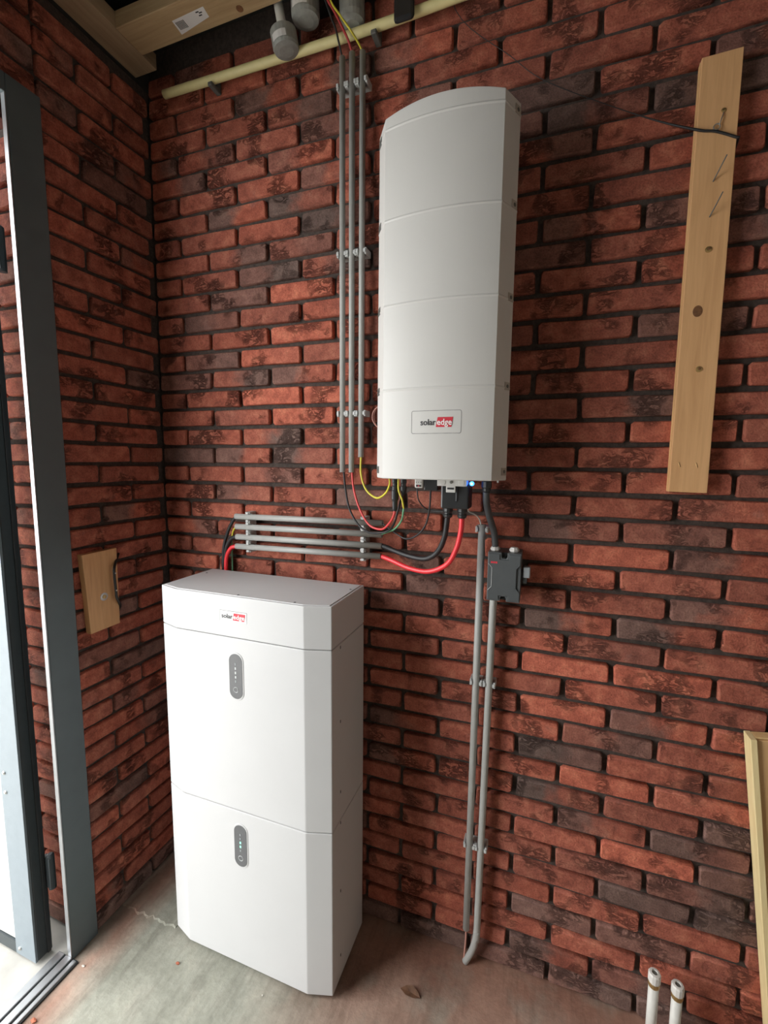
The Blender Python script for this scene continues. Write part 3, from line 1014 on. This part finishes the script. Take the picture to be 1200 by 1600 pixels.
cable('cable', [(.36, -.030, 1.330), (.330, -.030, 1.3280), (.309, -.028, 1.3060), (.286, -.024, 1.2680), (.266, -.020, 1.2120), (.258, -.018, 1.10)], .0055, 'black',
      'black cable dropping from the topmost stacked conduit behind the battery', 10)
cable('cable', [(.36, -.030, 1.262), (.330, -.030, 1.2610), (.303, -.028, 1.2510), (.283, -.026, 1.2202), (.275, -.024, 1.1800), (.272, -.020, 1.10)], .0068, 'black',
      'thick black cable dropping from the third stacked conduit behind the battery', 12)
ge = thing('earth_wire', 'green and yellow earth wire dropping behind the battery', 'cable', (.292, -.012, 1.10))
tube('yellow_length', [(.36, -.030, 1.296), (.330, -.030, 1.2940), (.313, -.026, 1.2804), (.301, -.020, 1.250)], .0028, M['yellow'], ge, 8, 8)
tube('green_length', [(.301, -.020, 1.250), (.295, -.014, 1.2067), (.294, -.012, 1.10)], .0028, M['green'], ge, 8, 8)
cable('cable', [(.36, -.030, 1.2295), (.328, -.030, 1.2280), (.306, -.031, 1.2215), (.288, -.030, 1.195), (.281, -.028, 1.160), (.279, -.026, 1.10)], .0068, 'red',
      'bright red cable dropping from the bottom stacked conduit behind the battery', 12)
cable('cable', [(1.1267, -.030, .150), (1.1265, -.030, .1136), (1.1265, -.030, .0748), (1.122, -.030, .002)], .0022, 'pink', 'short bare copper wire leaving the left conduit at the floor', 8)
top_z = 2.815
cable('cable', [(.717, -.030, 2.58), (.7165, -.032, 2.5997), (.7150, -.047, 2.622), (.7095, -.056, 2.650), (.701, -.064, 2.672), (.692, -.074, 2.700), (.655, -.10, top_z)], .0027, 'black',
      'thin black wire rising from the left upright conduit to the roof', 8)
cable('cable', [(.746, -.030, 2.58), (.7458, -.032, 2.6025), (.7415, -.048, 2.622), (.728, -.058, 2.650), (.712, -.068, 2.680), (.692, -.080, 2.716), (.664, -.10, top_z)], .0032, 'red_dim',
      'dull red wire rising from the middle upright conduit to the roof', 8)
cable('cable', [(.7765, -.030, 2.575), (.7752, -.032, 2.598), (.769, -.048, 2.610), (.757, -.070, 2.624), (.733, -.080, 2.656), (.706, -.086, 2.700), (.672, -.10, top_z)], .0027, 'yellow',
      'yellow wire rising from the right upright conduit to the roof', 8)

# ------------------------------------------------------------------ rotary switch box
sw = thing('isolator_switch', 'slate grey rotary switch box screwed to the wall below the inverter', 'switch', (1.198, 0.0, 1.155))
SX0, SX1, SZ0, SZ1, SF = 1.1565, 1.2400, 1.1560, 1.2845, -.080
box('back_box', SX0 + .001, SX1 - .001, -.045, 0.0, SZ0 + .001, SZ1 - .001, M['swgrey'], sw, bev=.002)
# cover: outline with a notch top and bottom and waisted sides
notch = .0075
mx = (SX0 + SX1) / 2
poly = [(SX0, SZ0), (mx - notch, SZ0), (mx - notch, SZ0 + .008), (mx - .005, SZ0 + .013), (mx + .005, SZ0 + .013), (mx + notch, SZ0 + .008), (mx + notch, SZ0), (SX1, SZ0),
        (SX1, SZ1), (mx + notch, SZ1), (mx + notch, SZ1 - .010), (mx + .005, SZ1 - .015), (mx - .005, SZ1 - .015), (mx - notch, SZ1 - .010), (mx - notch, SZ1), (SX0, SZ1)]
cv = prism('cover', poly, SF, -.044, M['swgrey'], sw, bev=.0012)
plate = [(SX0 + .002, SZ0 + .004), (mx - .012, SZ0 + .004), (mx - .012, SZ0 + .016), (mx + .012, SZ0 + .016), (mx + .012, SZ0 + .004), (SX1 - .002, SZ0 + .004), (SX1 - .002, SZ0 + .028), (SX1 - .011, SZ0 + .038), (SX1 - .011, SZ1 - .040),
         (SX1 - .002, SZ1 - .030), (SX1 - .002, SZ1 - .004), (mx + .012, SZ1 - .004), (mx + .012, SZ1 - .018), (mx - .012, SZ1 - .018), (mx - .012, SZ1 - .004), (SX0 + .002, SZ1 - .004), (SX0 + .002, SZ1 - .030), (SX0 + .011, SZ1 - .040), (SX0 + .011, SZ0 + .038), (SX0 + .002, SZ0 + .028)]
prism('raised_panel', plate, SF - .0022, SF + .001, M['swgrey'], cv, bev=.0007)
lines = [[(SX0 + .002, SZ1 - .030), (SX0 + .0112, SZ1 - .040), (SX0 + .0112, SZ0 + .038), (SX0 + .002, SZ0 + .028)], [(SX1 - .002, SZ1 - .030), (SX1 - .0112, SZ1 - .040), (SX1 - .0112, SZ0 + .038), (SX1 - .002, SZ0 + .028)]]
for ln, mt in zip(lines, ('swlight', 'black_pl')):  # highlight painted along the left panel edge, shade along the right
    bm = bmesh.new()
    tube_bm([Vector((x, SF - .0022, z)) for x, z in ln], .0009, 6, bm)
    link('panel_edge', bm_mesh(bm), M[mt], cv)
for z in (SZ0 + .006, SZ1 - .007):
    turned('cover_screw', [(.0045, 0), (.0045, .004), (.002, .005)], (mx, -.066, z), (0, -1, 0), M['black_pl'], cv, 10)
for za, zb in ((SZ0 + .001, SZ0 + .0135), (SZ1 - .0155, SZ1 - .001)):
    box('screw_seat', mx - .008, mx + .008, -.067, -.044, za, zb, M['black_pl'], cv)
for k in range(3):
    x = SX0 + .008 + k * .0058
    box('maker_mark', x, x + .0048, SF - .0026, SF - .002, SZ1 - .0285, SZ1 - .0235, M['logo_red'], cv)
for x in (1.1715, 1.2200):
    prof = [(.0105, 0), (.0105, .003), (.0125, .004), (.0125, .008), (.0105, .010), (.0092, .013)]
    turned('cable_gland', prof, (x, -.052, SZ1 - .002), (0, 0, 1), M['gland_white'], sw, 8)
kn = turned('rotary_shaft', [(.008, 0), (.008, .012)], (SX1 - .002, -.050, 1.2245), (1, 0, 0), M['swgrey'], sw, 14)
turned('rotary_collar', [(.016, 0), (.016, .006), (.012, .008)], (SX1 - .002, -.050, 1.2245), (1, 0, 0), M['swgrey'], sw, 18)
box('rotary_handle', SX1 + .005, SX1 + .022, -.074, -.050, 1.222, 1.250, M['knob'], sw, bev=.0025)
box('rotary_handle', SX1 + .004, SX1 + .015, -.070, -.052, 1.206, 1.224, M['swgrey'], sw, bev=.0025)
turned('conduit_entry', [(.0070, 0), (.0070, -.030)], (1.1700, -.034, SZ0 + .002), (0, 0, 1), M['pvc'], sw, 12)

# ------------------------------------------------------------------ planks on the walls
pk = thing('wall_plank', 'long pale pine plank fixed upright on the right of the brick wall', 'plank', (1.597, 0.0, 1.450))
prism('board', [(1.5625, 1.4505), (1.6395, 1.4495), (1.6330, 2.3790), (1.5590, 2.3770)], -.026, .0, M['pine_z'], pk, bev=.0012)
prism('groove', [(1.5618, 1.452), (1.5640, 1.452), (1.5605, 2.376), (1.5583, 2.376)], -.0150, -.0115, M['pine_edge'], pk)
bm = bmesh.new()
bmesh.ops.create_circle(bm, cap_ends=True, radius=1, segments=20)
for v in bm.verts:
    v.co = Vector((1.5900 + v.co.x * .0095, -.0264, 1.8560 + v.co.y * .0125))
link('knot', bm_mesh(bm), M['knot'], pk)
for x, z in ((1.6006, 1.985), (1.602, 1.729)):
    turned('screw', [(.0065, 0), (.0065, .0012), (.0035, .002)], (x, -.026, z), (0, -1, 0), M['brass'], pk, 12)
    turned('screw_recess', [(.0030, 0), (.0030, .0026)], (x + .001, -.026, z + .001), (0, -1, 0), M['knot'], pk, 8)
for (xa, za), (xb, zb) in (((1.598, 2.124), (1.6125, 2.160)), ((1.597, 2.052), (1.611, 2.088))):
    tube('nail', [(xa, -.025, za), ((xa + xb) / 2, -.040, (za + zb) / 2), (xb, -.052, zb)], .0012, M['clip_dark'], pk, 8, 4)
ey = [Vector((1.5955 + .006 * math.cos(t), -.030, 2.231 + .006 * math.sin(t))) for t in [2 * math.pi * k / 16 for k in range(17)]]
bm = tube_bm(ey, .0013, 6)
link('screw_eye', bm_mesh(bm), M['metal'], pk)
tube('screw_eye', [(1.600, -.030, 2.236), (1.604, -.029, 2.250), (1.607, -.026, 2.262)], .0011, M['metal'], pk, 6, 4)
turned('screw', [(.0045, 0), (.0045, .0012), (.002, .002)], (1.6065, -.026, 2.2635), (0, -1, 0), M['brass'], pk, 10)
for x in (1.5795, 1.6135):
    tube('staple', [(x - .002, -.0262, 1.520), (x + .0015, -.0268, 1.508)], .0008, M['pine_edge'], pk, 6)

cp = spline([(1.640, -.002, 2.198), (1.637, -.026, 2.203), (1.632, -.030, 2.203), (1.595, -.030, 2.222), (1.554, -.029, 2.236), (1.447, -.012, 2.300), (1.25, -.008, 2.42), (1.16, -.008, 2.50), (1.02, -.012, 2.64), (1.00, -.02, 2.82)], 6)
cd = link('black_cord', bm_mesh(tube_bm(cp, .002, 8, radii=[.0026 if p.x > 1.553 else max(.0009, .0026 - (1.553 - p.x) * .012) for p in cp])), M['black'], base=(1.640, -.002, 2.198), smooth=True)
tag(cd, 'thin black cord strung down the wall and across the long plank', 'cord')

bl = thing('wood_block', 'short pale pine block with a black hook on the left wall', 'plank', (0.012, -.277, .988))
prism('board', [(-.3360, 1.2330), (-.2240, 1.2350), (-.2265, .9900), (-.3240, .9880)], 0.0, .021, M['pine_z'], bl, plane='YZ', bev=.0012)
w = turned('washer', [(.0125, 0), (.0125, .0015), (.0065, .002)], (.0205, -.276, 1.091), (1, 0, 0), M['metal'], bl, 18)
turned('screw_head', [(.0065, 0), (.0060, .003), (.0025, .0035)], (.0215, -.276, 1.091), (1, 0, 0), M['brass'], bl, 8)
tube('hook', [(.006, -.206, 1.212), (.020, -.226, 1.196), (.034, -.246, 1.176), (.035, -.248, 1.150), (.035, -.2455, 1.100), (.034, -.243, 1.080), (.020, -.222, 1.048), (.004, -.214, 1.030)], .0042, M['black_pl'], bl, 8, 5)
for z in (1.160, 1.105):
    turned('rivet', [(.0026, 0), (.0026, .0012), (0, .0018)], (.0388, -.2465, z), (1, 0, 0), M['metal'], bl, 8)

# plywood panel standing askew against the back wall at the right
lp = thing('leaning_panel', 'pale plywood panel with battened edge leaning askew on the back wall, cut off at right', 'panel', (1.93, -.03, 0.0))


def lean(bm):
    bmesh.ops.rotate(bm, verts=bm.verts, cent=(1.7625, -.01, .8825), matrix=Matrix.Rotation(-math.radians(7.7), 3, 'Y'))
    return bm


H0 = .8825 - .8905
for nm, x0, x1, y0, y1, z0, z1, mt in (('stile', 1.7625, 1.7755, -.044, -.004, H0, .8825, 'ply_edge'), ('stile', 2.115, 2.128, -.044, -.004, H0, .8825, 'ply_edge'),
                                       ('sheet', 1.7755, 2.115, -.036, -.010, H0 + .002, .8775, 'ply'), ('top_batten', 1.7755, 2.115, -.032, -.006, .8778, .8825, 'pine_edge')):
    link(nm, bm_mesh(lean(box_bm(x0, x1, y0, y1, z0, z1, .001, 1))), M[mt], lp)

# two capped white pipes rising from the floor
for x, h, lab in ((1.611, .222, 'left one of two capped white pipes rising from the floor'), (1.663, .211, 'right one of two capped white pipes rising from the floor')):
    t = thing('water_pipe', lab, 'pipe', (x, -.060, 0.0), 'capped pipes at the foot of the wall')
    tube('pipe', [(x + .002, -.060, 0.0), (x, -.060, h - .035)], .0122, M['pvc_white'], t, 16)
    turned('brass_ring', [(.0126, 0), (.0136, .004), (.0136, .012), (.0126, .016)], (x, -.060, h - .040), (0, 0, 1), M['brass'], t, 14)
    turned('cap', [(.0130, 0), (.0146, .004), (.0146, .022), (.0126, .026), (.0072, .027), (.0066, .022)], (x, -.060, h - .028), (0, 0, 1), M['gland_white'], t, 12)
    turned('cap_hole', [(.0062, 0), (.0062, .0012)], (x, -.060, h - .0055), (0, 0, 1), M['clip_dark'], t, 10)

# ------------------------------------------------------------------ overhead
bz = 2.72
tag(box('ceiling_beam', 0.0, .088, -2.4, -.045, bz, bz + .045, M['pine_y'], bev=.002), 'rough pine beam running along the top of the left wall', 'beam', 'roof beams')
jo = thing('ceiling_beam', 'rough pine cross beam overhead carrying a barcode sticker', 'beam', (1.5, -.145, bz), 'roof beams')
box('timber', .088, RX, -.188, -.098, bz, bz + .045, M['pine_x'], jo, bev=.002)


def onbeam(name, pts, z, mat, parent):
    bm = bmesh.new()
    A = [bm.verts.new((x, y, z)) for x, y in pts]
    B_ = [bm.verts.new((x, y, z + .0006)) for x, y in pts]
    bm.faces.new(A)
    bm.faces.new(B_)
    for i in range(4):
        bm.faces.new((A[i], A[(i + 1) % 4], B_[(i + 1) % 4], B_[i]))
    return link(name, bm_mesh(bm), mat, parent)


sk = onbeam('sticker', [(.256, -.152), (.366, -.156), (.362, -.128), (.252, -.112)], bz - .0007, M['paper'], jo)
for k in range(7):
    x = .2605 + k * .0042
    onbeam('barcode_bar', [(x, -.146), (x + .0022, -.146), (x + .0022, -.124), (x, -.124)], bz - .0010, M['ink'], sk)
for x, y in ((.335, -.148), (.343, -.144), (.338, -.138)):
    onbeam('print_mark', [(x, y - .003), (x + .010, y - .003), (x + .010, y), (x, y)], bz - .0010, M['ink'], sk)
turned('knot', [(.011, 0), (.008, .0006)], (.455, -.118, bz + .0002), (0, 0, -1), M['knot'], jo, 12)

yt = thing('yellow_tube', 'pale yellow tube clipped along the top of the brick wall', 'pipe', (.65, -.030, 2.62))
tube('tube', [(.0994, -.030, 2.659), (.45, -.030, 2.6515), (.80, -.030, 2.6465), (1.10, -.030, 2.653), (1.30, -.030, 2.655)], .0120, M['tube_yellow'], yt, 14, 8)
for x, z in ((.286, 2.640), (.812, 2.631)):
    bm = bmesh.new()
    box_bm(x - .008, x + .008, -.044, 0.0, z - .010, z + .001, .002, 1, bm)
    box_bm(x - .008, x + .008, -.020, 0.0, z, z + .026, .002, 1, bm)
    link('pipe_clip', bm_mesh(bm), M['clip_dark'], yt)
tag(box('dark_bracket', .872, .925, -.060, -.046, 2.616, 2.83, M['black_pl'], bev=.008), 'black bracket hanging in front of the yellow tube', 'bracket')


def cup(label, c, tilt, r, h, pipe_r, pipe_to, lab=True):
    t = thing('plastic_pipe_cap', label, 'pipe cap', c, 'capped pipes hanging from the roof')
    ax = (Vector(pipe_to) - Vector(c)).normalized()
    turned('cup', [(r * .55, 0), (r * .92, h * .06), (r, h * .2), (r, h), (r * .93, h)], c, ax, M['cup'], t, 22)
    tube('pipe', [Vector(c) + ax * h * .6, Vector(pipe_to)], pipe_r, M['pvc_white'], t, 14)
    if lab:
        s = Vector((1, 0, 0))
        s = (s - ax * s.dot(ax)).normalized()
        f = ax.cross(s)
        if f.y > 0:
            f = -f
        bm = bmesh.new()
        g = [[bm.verts.new(Vector(c) + ax * hh + (f * math.cos(a) + s * math.sin(a)) * (r + .0006)) for a in (-.6, -.3, 0, .3, .6)] for hh in (h * .25, h * .62)]
        for k in range(4):
            bm.faces.new((g[0][k], g[0][k + 1], g[1][k + 1], g[1][k]))
        link('paper_label', bm_mesh(bm), M['paper'], t)


cup('lower left milky capped pipe hanging beside the cross beam', (.5640, -.062, 2.630), 0, .036, .046, .0125, (.538, -.080, 2.80))
cup('milky capped pipe between the other two hanging from the roof', (.6220, -.058, 2.690), 0, .038, .060, .0125, (.622, -.068, 2.825))
cup('wide grey capped pipe behind the three wires', (.7500, -.037, 2.660), 0, .034, .090, .014, (.746, -.038, 2.825), False)

# ------------------------------------------------------------------ floor bits
rf = random.Random(3)
bm = bmesh.new()
pts = [(.0 + .0125 * k, -.256 + rf.uniform(-.006, .006)) for k in range(19)]
prev = None
for x, y in pts:
    hh = .0035 + rf.uniform(-.0012, .0012)
    ring = [bm.verts.new(p) for p in ((x, y - .005 + rf.uniform(-.003, .003), 0.0), (x, y, hh), (x, y + .010, hh * .9), (x, -.004, .004), (x, -.004, 0.0))]
    if prev:
        for k in range(5):
            bm.faces.new((prev[k], prev[(k + 1) % 5], ring[(k + 1) % 5], ring[k]))
    else:
        bm.faces.new(ring)
    prev = ring
bm.faces.new(prev)
tag(link('screed_edge', bm_mesh(bm), M['floor'], base=(.11, -.13, 0)), 'raised strip of screed with a chipped edge left of the battery', 'screed')


def chip(name, label, cat, c, s, mat, seed, flat=.5, group=None):
    r = random.Random(seed)
    bm = bmesh.new()
    bmesh.ops.create_icosphere(bm, subdivisions=1, radius=1)
    for v in bm.verts:
        k = r.uniform(.65, 1.2)
        v.co = Vector((c[0] + v.co.x * s * k, c[1] + v.co.y * s * .7 * k, max(0, s * flat * .6 + v.co.z * s * flat * k)))
    tag(link(name, bm_mesh(bm), M[mat], base=(c[0], c[1], 0)), label, cat, group)


chip('brick_chip', 'small red brick chip on the floor left of the battery front', 'chip', (.311, -.334), .007, 'chip', 1)
chip('plaster_crumb', 'pale crumb on the floor in front of the battery', 'crumb', (.599, -.315), .0035, 'plaster_chip', 2)
chip('plaster_crumb', 'pale crumb on the floor beside the end of the threshold track', 'crumb', (.052, -.438), .006, 'plaster_chip', 3)
chip('brick_chip', 'orange brick chip against the threshold track', 'chip', (.056, -.578), .010, 'chip', 4)
bm = bmesh.new()
lv = [(-.028, 0, .004), (-.012, .010, .009), (.006, .012, .013), (.024, .004, .010), (.032, -.004, .004), (.012, -.010, .003), (-.010, -.009, .002)]
vs = [bm.verts.new((.991 + x, -.164 + y, z)) for x, y, z in lv]
ctr = bm.verts.new((.993, -.163, .003))
for i in range(len(vs)):
    bm.faces.new((vs[i], vs[(i + 1) % len(vs)], ctr))
bmesh.ops.solidify(bm, geom=list(bm.faces), thickness=.0012)
tag(link('dry_leaf', bm_mesh(bm), M['leafdry'], base=(.991, -.164, 0)), 'curled brown dry leaf on the floor right of the battery', 'leaf')

for o in bpy.data.objects:
    if '_base' in o:
        del o['_base']
bpy.context.view_layer.update()
